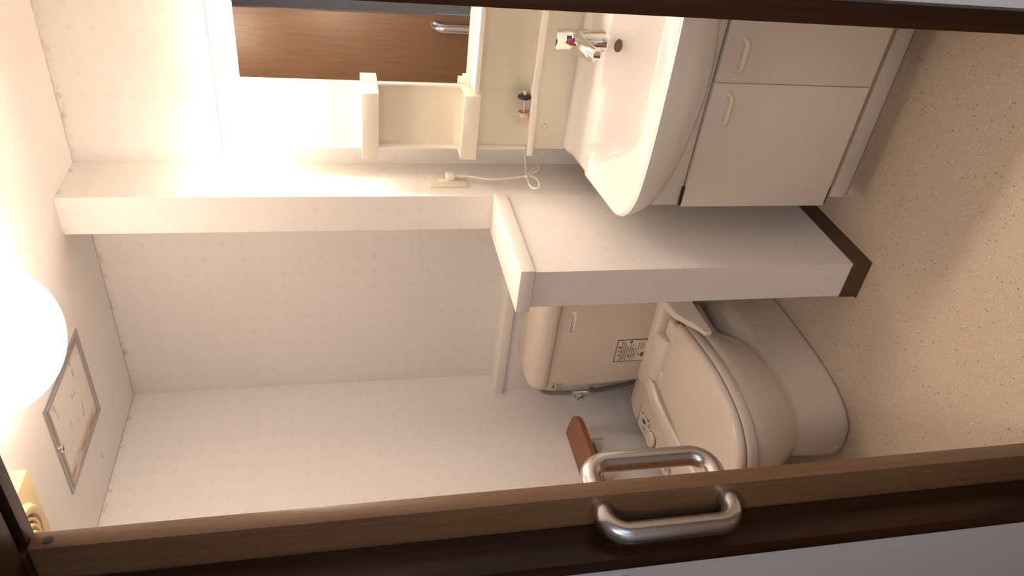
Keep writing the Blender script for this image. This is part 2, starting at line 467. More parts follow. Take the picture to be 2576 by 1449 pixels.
bm = new_bm(); lathe(bm, (0.438, 0.953, H - 0.004), (0, 0, -1), [(0, 0.0125), (0.004, 0.0125), (0.006, 0.0105), (0.0065, 0.006), (0.005, 0.0055)], 24)
la = finish('latch', bm, 'chrome', t); box('key_slot', 0.4315, 0.4445, 0.952, 0.954, H - 0.0105, H - 0.008, 'dark', la)

t = thing('ceiling_vent', 'yellowed square ceiling vent plate with a round louvred ring', 'vent')
vx0, vx1, vy0, vy1 = 0.375, 0.635, 0.452, 0.712
vz = H - 0.032; vc = (0.505, 0.582)
box('vent_plate', vx0, vx1, vy0, vy1, vz, H, 'vent', t, 0.004)
bm = new_bm(); lathe(bm, (vc[0], vc[1], vz), (0, 0, -1), [(0, 0.103), (0.014, 0.096), (0.016, 0.090), (0.013, 0.078), (0.002, 0.074)], 48, True, True)
finish('vent_ring', bm, 'vent', t)
for k, (r, h) in enumerate(((0.070, 0.012), (0.054, 0.018), (0.038, 0.023), (0.022, 0.026))):
    bm = new_bm(); lathe(bm, (vc[0], vc[1], vz - 0.001), (0, 0, -1), [(h - 0.012, r), (h, r - 0.002), (h, r - 0.008), (h - 0.010, r - 0.010)], 40)
    finish('louvre', bm, 'vent', t)
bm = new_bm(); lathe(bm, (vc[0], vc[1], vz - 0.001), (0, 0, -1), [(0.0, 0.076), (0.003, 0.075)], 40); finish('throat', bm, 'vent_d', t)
bm = new_bm(); lathe(bm, (0.398, 0.690, vz), (0, 0, -1), [(0, 0.003), (0.001, 0.003)], 12); finish('screw', bm, 'vent_d', t)

# ================================================================== vanity
VX0, VX1, VXM = 1.1400, 1.8980, 1.5190
van = thing('vanity_cabinet', 'white two-door vanity cabinet standing under the washbasin', 'cabinet')
bm = new_bm()
bx(bm, VX0 + 0.004, VX0 + 0.020, 1.106, 1.610, 0.140, 0.636)
bx(bm, VX1 - 0.020, VX1 - 0.004, 1.106, 1.610, 0.140, 0.636)
bx(bm, VX0 + 0.020, VX1 - 0.020, 1.106, 1.610, 0.140, 0.156)
bx(bm, VX0 + 0.020, VX1 - 0.020, 1.595, 1.610, 0.156, 0.636)
bx(bm, VX0 + 0.020, VX1 - 0.020, 1.106, 1.120, 0.600, 0.632)
finish('carcass', bm, 'panel_edge', van)
box('top_rail', VX0, VX1, 1.098, 1.112, 0.630, 0.722, 'panel', van, 0.001)
bm = new_bm(); bx(bm, 1.109, 1.93, 1.192, 1.210, 0.003, 0.057, 0.001); finish('kick_board', bm, 'panel', van)
box('base_rail', 1.112, 1.925, 1.196, 1.215, 0.057, 0.140, 'panel_edge', van)
box('plinth', 1.112, 1.925, 1.200, 1.60, 0.0, 0.14, 'dark', van)
for side in (0, 1):
    x0, x1 = (VX0, VXM - 0.0012) if side == 0 else (VXM + 0.0012, VX1)
    d = box('door', x0, x1, 1.087, 1.105, 0.157, 0.626, 'panel', van, 0.001)
    hx = (1.408, 1.490) if side == 0 else (1.556, 1.638)
    bm = new_bm()
    z = 0.578
    path = fillet_path([(hx[0], 1.087, z), (hx[0] + 0.004, 1.060, z), (hx[1] - 0.004, 1.060, z), (hx[1], 1.087, z)], 0.014, 8)
    tube(bm, path, 0.0068, 16)
    for q in hx: lathe(bm, (q, 1.0875, z), (0, -1, 0), [(0, 0.0085), (0.004, 0.0080), (0.008, 0.0066)], 16)
    lab(finish('pull', bm, 'pull', d, angle=60), 'cream bow pull')
    if side == 0:
        for zz in (0.628, 0.150):
            box('hinge', x0 + 0.003, x0 + 0.062, 1.0905, 1.104, zz - (0.001 if zz > .4 else 0.0), zz + (0.006 if zz > .4 else 0.006), 'dark', d)

# ---- washbasin (one ceramic piece)
BX0, BX1, BYR = 1.079, 1.959, 1.516
def yfront(x):
    d = abs(x - VXM) / 0.434
    e = max(0.0, 0.030 - (0.440 - abs(x - VXM))); rr = 0.030
    return 1.006 + (rr - math.sqrt(max(0, rr * rr - min(e, rr) ** 2))) + 0.046 * d ** 2.6 + 0.062 * max(0, d - 0.55) ** 3 / 0.0911 * 0.9
def zrim(y): return 0.80 + 0.074 * min(1, max(0, (y - 1.06) / (BYR - 1.06)))
def ss(a, b_, v):
    t_ = min(1, max(0, (v - a) / (b_ - a))); return t_ * t_ * (3 - 2 * t_)
NS, NT = 72, 64
def uneven(k, n): # finer at both ends
    t_ = k / n; return t_ - 0.10 * math.sin(2 * PI * t_)
bm = new_bm(); grid = []
for j in range(NT + 1):
    row = []
    for i in range(NS + 1):
        x = BX0 + (BX1 - BX0) * uneven(i, NS)
        yf = yfront(x); y = yf + (BYR - yf) * uneven(j, NT)
        zr = zrim(y)
        a = ss(0.012, 0.155, min(x - BX0, BX1 - x))
        f = ss(0.010, 0.105, y - yf)
        r_ = ss(1.356, 1.290, y) if y > 1.28 else 1.0
        z = zr - 0.135 * a * f * r_ 
        # outer lip roll
        e = min(x - BX0, BX1 - x, y - yf, )
        z -= 0.006 * (1 - ss(0, 0.012, e)) 
        # slight fall of the rear deck towards the bowl
        if y > 1.35: z -= 0.010 * ss(1.510, 1.47, y)
        tp = 1 - 0.07 * (y - 1.0) / 0.52     # basin narrows a little to the rear
        row.append(bm.verts.new((VXM + (x - VXM) * tp, y, z)))
    grid.append(row)
for j in range(NT):
    for i in range(NS):
        bm.faces.new((grid[j][i], grid[j][i + 1], grid[j + 1][i + 1], grid[j + 1][i]))
ring = [grid[0][i] for i in range(NS + 1)] + [grid[j][NS] for j in range(1, NT + 1)] + [grid[NT][i] for i in range(NS - 1, -1, -1)] + [grid[j][0] for j in range(NT - 1, 0, -1)]
prev = ring
NB = 12
for k in range(1, NB + 1):
    t_ = k / NB; cur = []
    for v in ring:
        x, y, z = v.co
        fx = min(max(x, VX0 + 0.022), VX1 - 0.022)
        zl = 0.638 + 0.56 * (x - VXM) ** 2
        front = y < 1.25
        yb = max(y, 1.094) if front else y
        bl = ss(1.09, 1.5, y)
        zl = zl * (1 - bl) + 0.72 * bl
        # bulging apron
        s_ = math.sin(t_ * PI / 2); c_ = 1 - math.cos(t_ * PI / 2)
        cur.append(bm.verts.new((x + (fx - x) * c_ ** 1.3, y + (yb - y) * c_ ** 1.3, z + (zl - z) * (0.35 * s_ + 0.65 * t_))))
    n = len(ring)
    for i in range(n):
        j = (i + 1) % n
        bm.faces.new((prev[j], prev[i], cur[i], cur[j]))
    prev = cur
bm.faces.new(prev)
ba = thing('washbasin', 'wide white ceramic washbasin with a bowed front on the vanity', 'washbasin')
basin = finish('bowl', bm, 'ceramic', ba, angle=60)
# overflow opening: a dark oval hole with a lip
bm = new_bm(); lathe(bm, (1.524, 1.3280, 0.8220), (0, -0.75, 0.66), [(-0.006, 0.0185), (0.0014, 0.0180)], 28)
tq = Vector((0, 0.66, 0.75)); cq = Vector((1.524, 1.3280, 0.8220))
for v in bm.verts: v.co -= tq * ((v.co - cq).dot(tq) * 0.40)
lab(finish('overflow_hole', bm, 'hole', ba), 'dark oval overflow hole')
bm = new_bm(); lathe(bm, (VXM, 1.18, 0.668), (0, 0, 1), [(-0.01, 0.022), (0.002, 0.022), (0.003, 0.018), (-0.004, 0.016)], 28); finish('drain_ring', bm, 'chrome', ba)
# maker's marks on the rear deck (tiny print)
bm = new_bm()
for (xx, yy, w) in ((1.203, 1.470, 0.005), (1.190, 1.471, 0.007), (1.186, 1.452, 0.026), (1.194, 1.461, 0.006)):
    bx(bm, xx - w / 2, xx + w / 2, yy, yy + 0.0020, 0.845, 0.8535)
mk = finish('maker_mark', bm, 'ink_m', ba)

# ---- faucet
fa = thing('faucet', 'chrome single-lever faucet standing on the basin deck', 'faucet')
FX, FY = 1.512, 1.402
bm = new_bm(); lathe(bm, (FX, FY, 0.836), (0, 0, 1), [(0, 0.0245), (0.004, 0.0245), (0.0055, 0.0235), (0.075, 0.0225), (0.090, 0.0215), (0.094, 0.0195)], 36)
bo = finish('body', bm, 'chrome', fa, angle=50)
bm = new_bm(); tube(bm, smooth_path([(FX, FY + 0.004, 0.915), (FX - 0.001, FY - 0.03, 0.915), (FX - 0.003, FY - 0.062, 0.902), (FX - 0.004, FY - 0.078, 0.890)], 6), 0.018, 24,
     rs=[0.0215 - 0.0065 * k / 18 for k in range(19)])
finish('spout', bm, 'chrome', fa, angle=50)
bm = new_bm(); lathe(bm, (FX - 0.004, FY - 0.070, 0.893), (0, -0.12, -1), [(0, 0.0125), (0.016, 0.0125), (0.017, 0.0105)], 28); finish('aerator', bm, 'chrome', fa)
bm = new_bm(); lathe(bm, (FX, FY, 0.928), (0, -0.05, 1), [(0, 0.0195), (0.003, 0.0225), (0.030, 0.0235), (0.034, 0.0235)], 36)
for v in bm.verts:
    if v.co.z > 0.95: v.co.z += (v.co.y - FY) * -0.45 + 0.006; v.co.y -= 0.004
lv = finish('lever', bm, 'chrome', fa, angle=35)
def mark(nm, a0, a1, mt):
    bm = new_bm(); pts0 = []; pts1 = []
    for k in range(7):
        a = a0 + (a1 - a0) * k / 6
        pts0.append((FX + 0.0238 * math.cos(a), FY - 0.001 + 0.0238 * math.sin(a), 0.9345))
        pts1.append((FX + 0.0244 * math.cos(a), FY - 0.002 + 0.0244 * math.sin(a), 0.9475))
    va = [bm.verts.new(p) for p in pts0]; vb = [bm.verts.new(p) for p in pts1]
    for i in range(6): bm.faces.new((va[i], va[i + 1], vb[i + 1], vb[i]))
    return finish(nm, bm, mt, lv)
mark('hot_mark', -1.62, -1.26, 'markred'); mark('cold_mark', -1.24, -0.90, 'markblue')
bm = new_bm(); lathe(bm, (FX + 0.0225 * math.cos(-1.2), FY + 0.0225 * math.sin(-1.2), 0.850), (math.cos(-1.2), math.sin(-1.2), 0), [(0, 0.0036), (0.0014, 0.0034), (0.0010, 0.002)], 16)
finish('set_screw', bm, 'alu', bo)

fa.scale = (1.36, 1.36, 1.12); fa.location = (FX * (1 - 1.36), FY * (1 - 1.36), 0.838 * (1 - 1.12))

# ---- mirror unit
UX0, UX1, UY = 1.106, 1.932, 1.517
mu = thing('mirror_unit', 'ivory mirror unit with side trays above the washbasin', 'mirror cabinet')
MX0, MX1, MZ0, MZ1 = 1.327, 1.92, 1.217, 1.876
bm = new_bm(); bx(bm, UX0, UX1, UY, D, 0.866, 1.880, 0.004, 3); finish('back_panel', bm, 'plastic', mu)
# raised rims around the left bay (rounded moulding)
bm = new_bm(); bx(bm, UX0, UX0 + 0.014, UY - 0.012, UY + 0.01, 1.000, 1.878, 0.006, 3)
bx(bm, MX0 - 0.012, MX0 - 0.001, UY - 0.014, UY + 0.01, 1.180, 1.878, 0.004, 3)
finish('bay_rim', bm, 'plastic_l', mu)
box('mirror_glass', MX0, MX1, UY - 0.006, UY + 0.002, MZ0, MZ1, 'mirror', mu)
bm = new_bm()
bx(bm, MX0 - 0.001, UX1, UY - 0.010, UY + 0.01, MZ0 - 0.02, MZ0 - 0.001, 0.002)
bx(bm, MX0 - 0.001, UX1, UY - 0.010, UY + 0.01, MZ1 + 0.001, 1.880, 0.001)
bx(bm, MX1 + 0.001, UX1, UY - 0.010, UY + 0.01, MZ0 - 0.02, 1.880, 0.002)
finish('mirror_frame', bm, 'plastic_l', mu)
box('mirror_clip', 1.340, 1.358, UY - 0.013, UY - 0.006, 1.208, 1.228, 'plastic_l', mu, 0.002)
def tray(zb, zt):
    x0, x1, y0, y1 = 1.110, 1.321, 1.431, UY
    bm = new_bm()
    w = 0.004
    bx(bm, x0, x1, y0, y0 + w, zb, zt, 0.0012)              # front
    bx(bm, x0, x0 + w, y0 + w, y1, zb, zt, 0.0012)          # left
    # right cheek rises towards the panel
    prism(bm, [(x1 - w, y0 + w, zb), (x1 - w, y1, zb), (x1 - w, y1, zt + 0.006), (x1 - w, y1 - 0.03, zt + 0.001), (x1 - w, y0 + w, zt)], (w, 0, 0))
    bx(bm, x0 + w, x1 - w, y0 + w, y1, zb + 0.018, zb + 0.024)  # floor
    # curved rear of the tray
    pr = [(y1, zb + 0.024), (y1 - 0.026, zb + 0.024), (y1 - 0.014, zb + 0.030), (y1 - 0.005, zb + 0.042), (y1, zb + 0.062)]
    prism(bm, [(x0 + w, yy, zz) for yy, zz in pr], (x1 - x0 - 2 * w, 0, 0))
    return finish('tray', bm, 'plastic', mu)
tray(1.181, 1.230); tray(1.483, 1.532)
# shelf under the mirror: a thin board with a front lip
bm = new_bm(); bx(bm, MX0 + 0.002, UX1, 1.428, UY, 1.188, 1.204, 0.003, 3); finish('mirror_shelf', bm, 'plastic_l', mu)
# recess joint line between the left and centre mouldings, centre moulding slightly proud
bm = new_bm(); bx(bm, 1.315, UX1 - 0.004, UY - 0.005, UY + 0.005, 1.012, 1.188, 0.0025, 2); finish('centre_moulding', bm, 'plastic', mu)
# lower ledge with an S-curved front
bm = new_bm(); fr = []
def yledge(x):
    d = abs(x - VXM)
    return 1.437 + 0.010 * ss(0.12, 0.21, d) + 0.026 * ss(0.22, 0.43, d)
xs = [UX0 - 0.002 + (UX1 - UX0 + 0.004) * k / 60 for k in range(61)]
sec = []
for x in xs:
    yl = yledge(x)
    step = 0.0 if abs(x - VXM) < 0.206 else 0.004
    zt = 1.021 - 0.014 * ss(0.2, 0.43, abs(x - VXM)) - step
    sec.append([(x, UY + 0.01, zt - 0.004), (x, yl + 0.016, zt - 0.004), (x, yl + 0.010, zt + 0.003), (x, yl + 0.003, zt + 0.003), (x, yl, zt), (x, yl, zt - 0.014), (x, yl + 0.004, zt - 0.018), (x, UY + 0.01, zt - 0.020)])
loft(bm, sec); finish('lower_ledge', bm, 'plastic_l', mu, angle=50)
bm = new_bm(); lathe(bm, (1.189, UY, 0.947), (0, -1, 0), [(0, 0.0075), (0.0015, 0.0075), (0.003, 0.006)], 24)
lab(finish('screw_cap', bm, 'plastic_l', mu), 'round screw cap on the splash panel')
bm = new_bm(); lathe(bm, (1.189, UY + 0.0005, 0.947), (0, -1, 0), [(0, 0.0086), (0.0008, 0.0086)], 24); finish('cap_ring', bm, 'panel_edge', mu)

# ---- vanity lamp on top of the mirror unit
vl = thing('vanity_lamp', 'glowing white lamp box across the top of the mirror unit', 'light')
bm = new_bm(); bx(bm, UX0 + 0.002, UX1 - 0.002, 1.440, UY + 0.02, 1.8805, 1.928, 0.010, 4); finish('diffuser', bm, 'lamp', vl)
box('top_cover', UX0 + 0.014, UX1, 1.434, UY + 0.021, 1.9285, 1.933, 'plastic_l', vl, 0.002)
box('housing', UX0 + 0.01, UX1 - 0.01, UY + 0.021, D, 1.8805, 1.926, 'plastic_l', vl, 0.004)

# ---- drain plug lying on the ledge
dp = thing('drain_plug', 'black rubber drain plug with pinkish strainer lying on the mirror ledge', 'drain plug')
ax = Vector((1, 0.06, 0.05)).normalized(); c0 = Vector((1.212, 1.482, 1.0275))
bm = new_bm(); lathe(bm, c0 + ax * 0.083, ax, [(0, 0.019), (0.002, 0.0222), (0.008, 0.0222), (0.010, 0.019)], 32); finish('rubber_disc', bm, 'rubber', dp)
bm = new_bm(); lathe(bm, c0 + ax * 0.02, ax, [(0, 0.0035), (0.075, 0.0035), (0.076, 0.0062), (0.088, 0.0055)], 20); finish('stem', bm, 'clear', dp)
bm = new_bm(); lathe(bm, c0 + ax * 0.026, ax, [(0, 0.0185), (0.014, 0.0195), (0.014, 0.0172), (0.004, 0.0165), (0.004, 0.002)], 32)
finish('strainer_ring', bm, 'pink', dp)
for a in (0.4, 2.5, 4.6):
    bm = new_bm(); u, w = frame_of(ax); q = c0 + (u * math.cos(a) + w * math.sin(a)) * 0.0178
    tube(bm, [q, q + ax * 0.03], 0.002, 10); finish('prong', bm, 'pink', dp)

# ---- outlet and the lamp's cord
ou = thing('wall_outlet', 'cream wall outlet plate on the side wall beside the mirror unit', 'outlet')
box('cover_plate', 1.0, 1.006, 1.447, 1.524, 1.195, 1.318, 'plate', ou, 0.002)
box('socket', 1.004, 1.0075, 1.474, 1.497, 1.222, 1.290, 'plastic_l', ou, 0.001)
pc = thing('power_cord', 'white power cord with plug, tied in a bow below the outlet', 'cord')
bm = new_bm(); bx(bm, 1.0075, 1.030, 1.476, 1.504, 1.234, 1.264, 0.006, 3); finish('plug', bm, 'cord', pc)
bm = new_bm()
for k in range(6): lathe(bm, (1.021, 1.488, 1.234 - k * 0.0052), (0, 0, -1), [(0, 0.0062 - k * .0004), (0.0034, 0.0062 - k * .0004)], 14)
tube(bm, [(1.021, 1.488, 1.236), (1.021, 1.488, 1.200)], 0.0038, 10)
finish('strain_relief', bm, 'cord', pc)
def cable(pts, off):
    bm = new_bm(); tube(bm, smooth_path([(x, y + off, z) for x, y, z in pts], 8), 0.0021, 10); return finish('cable', bm, 'cord', pc)
knot = (1.030, 1.474, 0.998)
main = [(1.021, 1.488, 1.205), (1.022, 1.478, 1.17), (1.026, 1.456, 1.115), (1.030, 1.456, 1.06), (1.031, 1.464, 1.02), knot]
loop1 = [knot, (1.034, 1.500, 0.976), (1.036, 1.524, 0.955), (1.036, 1.532, 0.944), (1.036, 1.522, 0.941), (1.034, 1.500, 0.956), (1.032, 1.478, 0.985)]
loop2 = [knot, (1.036, 1.440, 1.000), (1.044, 1.390, 1.008), (1.048, 1.360, 1.004), (1.050, 1.355, 0.988), (1.048, 1.385, 0.976), (1.042, 1.430, 0.974), (1.032, 1.470, 0.988)]
up = [knot, (1.034, 1.510, 0.992), (1.046, 1.548, 0.988), (1.078, 1.562, 0.992), (1.104, 1.564, 0.996)]
for pth in (main, loop1, loop2, up):
    cable(pth, 0.0); cable(pth, 0.0040)
bm = new_bm(); lathe(bm, (1.031, 1.466, 1.001), (0, 1, -0.4), [(0, 0.0055), (0.016, 0.0055)], 14); finish('tie', bm, 'cord', pc)

# ================================================================== toilet
TX = 0.438
to = thing('toilet', 'ivory toilet with closed lid and tank behind the low wall', 'toilet')
def hw(y, W=0.191, tip=0.612, ym=0.92):
    if y <= ym:
        q = (ym - y) / (ym - tip); q = min(1, q)
        return W * (1 - q ** 2.4) ** (1 / 2.4)
    return W - (W - 0.145) * ((y - ym) / (1.235 - ym)) ** 1.6
def outline(W, tip, yr, n=26):
    """closed plan outline, front tip first, symmetric about TX"""
    ys = [tip + (0.92 - tip) * (1 - math.cos(PI / 2 * k / n)) for k in range(n + 1)]
    ys += [0.92 + (yr - 0.92) * k / 10 for k in range(1, 11)]
    R = [(TX + hw(y, W, tip), y) for y in ys]
    L = [(2 * TX - x, y) for x, y in R[::-1]]
    return R + L[:-1]
def scaled(ol, k, z, cy=0.95):
    return [Vector((TX + (x - TX) * k, cy + (y - cy) * k, z)) for x, y in ol]
def inset(ol, d, z, cy=0.95):
    out = []
    for x, y in ol:
        v = Vector((x - TX, y - cy)); L = v.length
        v *= max(0.02, (L - d) / L); out.append(Vector((TX + v.x, cy + v.y, z)))
    return out
# bowl and pedestal as one ceramic body
bm = new_bm()
def egg(W, tip, ym, yr, z, pf=2.3, pr=3.0, n=40):
    pts = []
    for k in range(n):
        a = 2 * PI * k / n; c = math.cos(a); s_ = math.sin(a)
        p = pf if s_ < 0 else pr
        x = TX + W * math.copysign(abs(c) ** (2 / p), c)
        y = ym + (ym - tip if s_ < 0 else yr - ym) * math.copysign(abs(s_) ** (2 / p), s_)
        pts.append(Vector((x, y, z)))
    return pts
loft(bm, [egg(0.149, 0.733, 1.12, 1.49, 0.000, 2.7, 4), egg(0.152, 0.730, 1.12, 1.49, 0.012, 2.7, 4), egg(0.150, 0.731, 1.12, 1.49, 0.06, 2.7, 4),
          egg(0.146, 0.733, 1.10, 1.48, 0.13, 2.6, 4), egg(0.140, 0.737, 1.08, 1.46, 0.185, 2.5, 3.5), egg(0.118, 0.76, 1.06, 1.42, 0.222, 2.4, 3), egg(0.075, 0.82, 1.03, 1.30, 0.245, 2.2, 2.5)])
loft(bm, [egg(0.105, 0.765, 0.95, 1.16, 0.13, 2.2, 2.2), egg(0.128, 0.735, 0.95, 1.20, 0.18, 2.2, 2.2), egg(0.154, 0.694, 0.95, 1.215, 0.235, 2.3, 2.4),
          egg(0.174, 0.655, 0.94, 1.225, 0.290, 2.3, 2.6), egg(0.184, 0.630, 0.93, 1.235, 0.335, 2.35, 2.8), egg(0.187, 0.620, 0.92, 1.24, 0.365, 2.4, 3), egg(0.186, 0.620, 0.92, 1.24, 0.392, 2.4, 3)])
bx(bm, TX - 0.13, TX + 0.13, 1.15, 1.34, 0.30, 0.392)
bowl = finish('bowl', bm, 'toilet', to)
md = bowl.modifiers.new('remesh', 'REMESH'); md.mode = 'VOXEL'; md.voxel_size = 0.0065; md.use_smooth_shade = True
md = bowl.modifiers.new('smooth', 'SMOOTH'); md.factor = 0.5; md.iterations = 14
bm = new_bm(); lathe(bm, (0.425, 0.7335, 0.032), (-0.15, -1, 0.1), [(0, 0.009), (0.004, 0.0085), (0.007, 0.006), (0.008, 0.002)], 20)
finish('bolt_cap', bm, 'toilet', to)
# seat
ol = outline(0.191, 0.612, 1.19)
bm = new_bm(); loft(bm, [inset(ol, 0.003, 0.394), inset(ol, 0.0, 0.397), inset(ol, 0.0, 0.424), inset(ol, 0.004, 0.4295)])
finish('seat', bm, 'seat', to, angle=50)
# lid with rear ears either side of the hinge housing
ol = outline(0.189, 0.614, 1.205)
bm = new_bm()
rings = [inset(ol, 0.010, 0.4325), inset(ol, 0.002, 0.4335), inset(ol, 0.0, 0.4375), inset(ol, 0.0015, 0.447), inset(ol, 0.007, 0.4545), inset(ol, 0.017, 0.4600), inset(ol, 0.040, 0.4645), inset(ol, 0.08, 0.4675), inset(ol, 0.13, 0.469)]
loft(bm, rings)
for sgn in (-1, 1):
    x0 = TX + sgn * 0.068; x1 = TX + sgn * 0.143
    a, c = min(x0, x1), max(x0, x1)
    bx(bm, a, c, 1.16, 1.252, 0.4335, 0.4645, 0.012, 4)
finish('lid', bm, 'seat', to, angle=50)
# washlet body
bm = new_bm()
bx(bm, 0.235, 0.630, 1.262, 1.335, 0.392, 0.494, 0.018, 4)
# hinge roll between the ears
pr = []
for k in range(13):
    a = PI / 2 + (PI * 0.62) * k / 12
    pr.append((1.262 + 0.066 * math.cos(a), 0.452 + 0.040 * math.sin(a)))
pr = [(1.29, 0.492)] + pr + [(1.205, 0.40), (1.29, 0.40)]
prism(bm, [(TX - 0.130, y, z) for y, z in pr], (0.196, 0, 0))
# right wing: ridge falling to a blunt tip
R = lambda *p: Vector(p)
w0 = [R(0.600, 1.30, 0.40), R(0.660, 1.30, 0.40), R(0.640, 1.30, 0.488), R(0.600, 1.30, 0.492)]
w1 = [R(0.606, 1.20, 0.40), R(0.660, 1.20, 0.397), R(0.640, 1.20, 0.474), R(0.616, 1.20, 0.474)]
w2 = [R(0.634, 1.10, 0.40), R(0.664, 1.10, 0.396), R(0.658, 1.10, 0.431), R(0.640, 1.10, 0.431)]
w3 = [R(0.642, 1.066, 0.400), R(0.664, 1.066, 0.396), R(0.660, 1.066, 0.420), R(0.646, 1.066, 0.420)]
loft(bm, [w0, w1, w2, w3])
body = finish('washlet_body', bm, 'seat', to, angle=35)
md = body.modifiers.new('bevel', 'BEVEL'); md.width = 0.004; md.segments = 3; md.limit_method = 'ANGLE'; md.angle_limit = math.radians(40)
# left control arm
bm = new_bm()
a0, a1 = 0.058, 0.232
sec = []
for y, zt, xl, a1 in ((1.335, 0.480, 0.115, 0.300), (1.32, 0.490, 0.098, 0.300), (1.27, 0.492, 0.076, 0.300), (1.20, 0.486, 0.060, 0.285), (1.15, 0.482, 0.058, 0.262), (1.05, 0.476, 0.056, 0.250), (0.90, 0.468, 0.056, 0.246), (0.80, 0.464, 0.060, 0.246), (0.775, 0.455, 0.070, 0.246)):
    sec.append([R(xl + 0.02, y, 0.405), R(a1, y, 0.405), R(a1 + 0.008, y, zt - 0.014), R(a1, y, zt - 0.004), R(a1 - 0.030, y, zt + 0.002), R(a1 - 0.048, y, zt - 0.003), R(xl + 0.006, y, zt - 0.006), R(xl, y, zt - 0.014), R(xl + 0.004, y, 0.43)])
loft(bm, sec)
arm = finish('control_arm', bm, 'seat', to, angle=35)
def zarm(y): 
    pts = [(0.775, 0.455), (0.80, 0.464), (0.90, 0.468), (1.05, 0.476), (1.20, 0.486), (1.27, 0.492), (1.33, 0.49)]
    for (ya, za), (yb, zb) in zip(pts, pts[1:]):
        if ya <= y <= yb: return za + (zb - za) * (y - ya) / (yb - ya) - 0.0045
    return 0.47
def flat(nm, x, y, wx, wy, mt, h=0.0008):
    z = zarm(y); bm = new_bm(); bx(bm, x - wx / 2, x + wx / 2, y - wy / 2, y + wy / 2, z - 0.002, z + h, 0.0003, 1)
    return finish(nm, bm, mt, arm)
bm = new_bm(); lathe(bm, (0.106, 1.100, zarm(1.10) - 0.002), (0, 0, 1), [(0, 0.031), (0.012, 0.029), (0.0145, 0.0265)], 40); finish('dial', bm, 'seat', arm)
bm = new_bm(); lathe(bm, (0.106, 1.100, zarm(1.10) - 0.0015), (0, 0, 1), [(0, 0.0335), (0.0025, 0.0335)], 40); finish('dial_ring', bm, 'ink_l', arm)
def oval(nm, x, y, rx, ry, mt, h=0.001):
    z = zarm(y); bm = new_bm(); lathe(bm, (x, y, z - 0.003), (0, 0, 1), [(0, 1.0), (0.0035 + h, 1.0)], 24)
    for v in bm.verts:
        v.co.x = x + (v.co.x - x) * rx; v.co.y = y + (v.co.y - y) * ry
    return finish(nm, bm, mt, arm)
oval('sensor_window', 0.118, 1.182, 0.0065, 0.0125, 'ink')
lab(oval('stop_button', 0.118, 0.945, 0.014, 0.016, 'green', 0.002), 'grey-green oval button')
flat('panel_seam', 0.130, 1.226, 0.110, 0.0016, 'ink_l')
for (x, y, wx, wy) in ((0.140, 1.205, 0.006, 0.012), (0.152, 1.196, 0.004, 0.004), (0.146, 1.178, 0.004, 0.005), (0.148, 1.158, 0.007, 0.014), (0.160, 1.150, 0.004, 0.005), (0.134, 1.140, 0.003, 0.018),
                       (0.150, 1.136, 0.004, 0.006), (0.092, 1.170, 0.003, 0.022), (0.092, 1.138, 0.004, 0.018), (0.076, 1.125, 0.003, 0.014), (0.150, 1.068, 0.004, 0.012), (0.092, 0.965, 0.006, 0.006), (0.098, 0.935, 0.008, 0.006), (0.140, 0.955, 0.003, 0.012)):
    flat('printed_mark', x, y, wx, wy, 'ink_l')
# tank
tx0, tx1, ty0, ty1 = 0.196, 0.680, 1.300, 1.500
def rrect(x0, x1, y0, y1, r, z, n=7):
    pts = []
    for cx, cy, a0_ in ((x1 - r, y1 - r, 0), (x0 + r, y1 - r, PI / 2), (x0 + r, y0 + r, PI), (x1 - r, y0 + r, 1.5 * PI)):
        for k in range(n):
            a = a0_ + PI / 2 * k / (n - 1); pts.append(Vector((cx + r * math.cos(a), cy + r * math.sin(a), z)))
    return pts
bm = new_bm()
loft(bm, [rrect(tx0 + 0.030, tx1 - 0.030, ty0 + 0.03, ty1, 0.03, 0.395), rrect(tx0 + 0.020, tx1 - 0.020, ty0 + 0.004, ty1, 0.032, 0.42), rrect(tx0 + 0.006, tx1 - 0.006, ty0, ty1, 0.034, 0.60), rrect(tx0, tx1, ty0 - 0.002, ty1, 0.034, 0.84), rrect(tx0 + 0.002, tx1 - 0.002, ty0, ty1, 0.034, 0.8545)])
tank = finish('tank', bm, 'toilet', to, angle=50)
bm = new_bm()
e = 0.006
def lidring(d, z): return rrect(tx0 - e + d, tx1 + e - d, ty0 - 0.010 + d, ty1 + 0.002 - d * 0.4, max(0.012, 0.042 - d * 0.2), z)
loft(bm, [lidring(0.004, 0.858), lidring(0.0, 0.861), lidring(0.0, 0.878), lidring(0.004, 0.898), lidring(0.012, 0.914), lidring(0.026, 0.928), lidring(0.048, 0.9365), lidring(0.08, 0.941)])
finish('tank_lid', bm, 'toilet', to, angle=60)
bm = new_bm(); loft(bm, [rrect(tx0 + 0.006, tx1 - 0.006, ty0 + 0.005, ty1 - 0.004, 0.034, 0.853), rrect(tx0 + 0.006, tx1 - 0.006, ty0 + 0.005, ty1 - 0.004, 0.034, 0.859)]); finish('lid_gap', bm, 'dark', to)
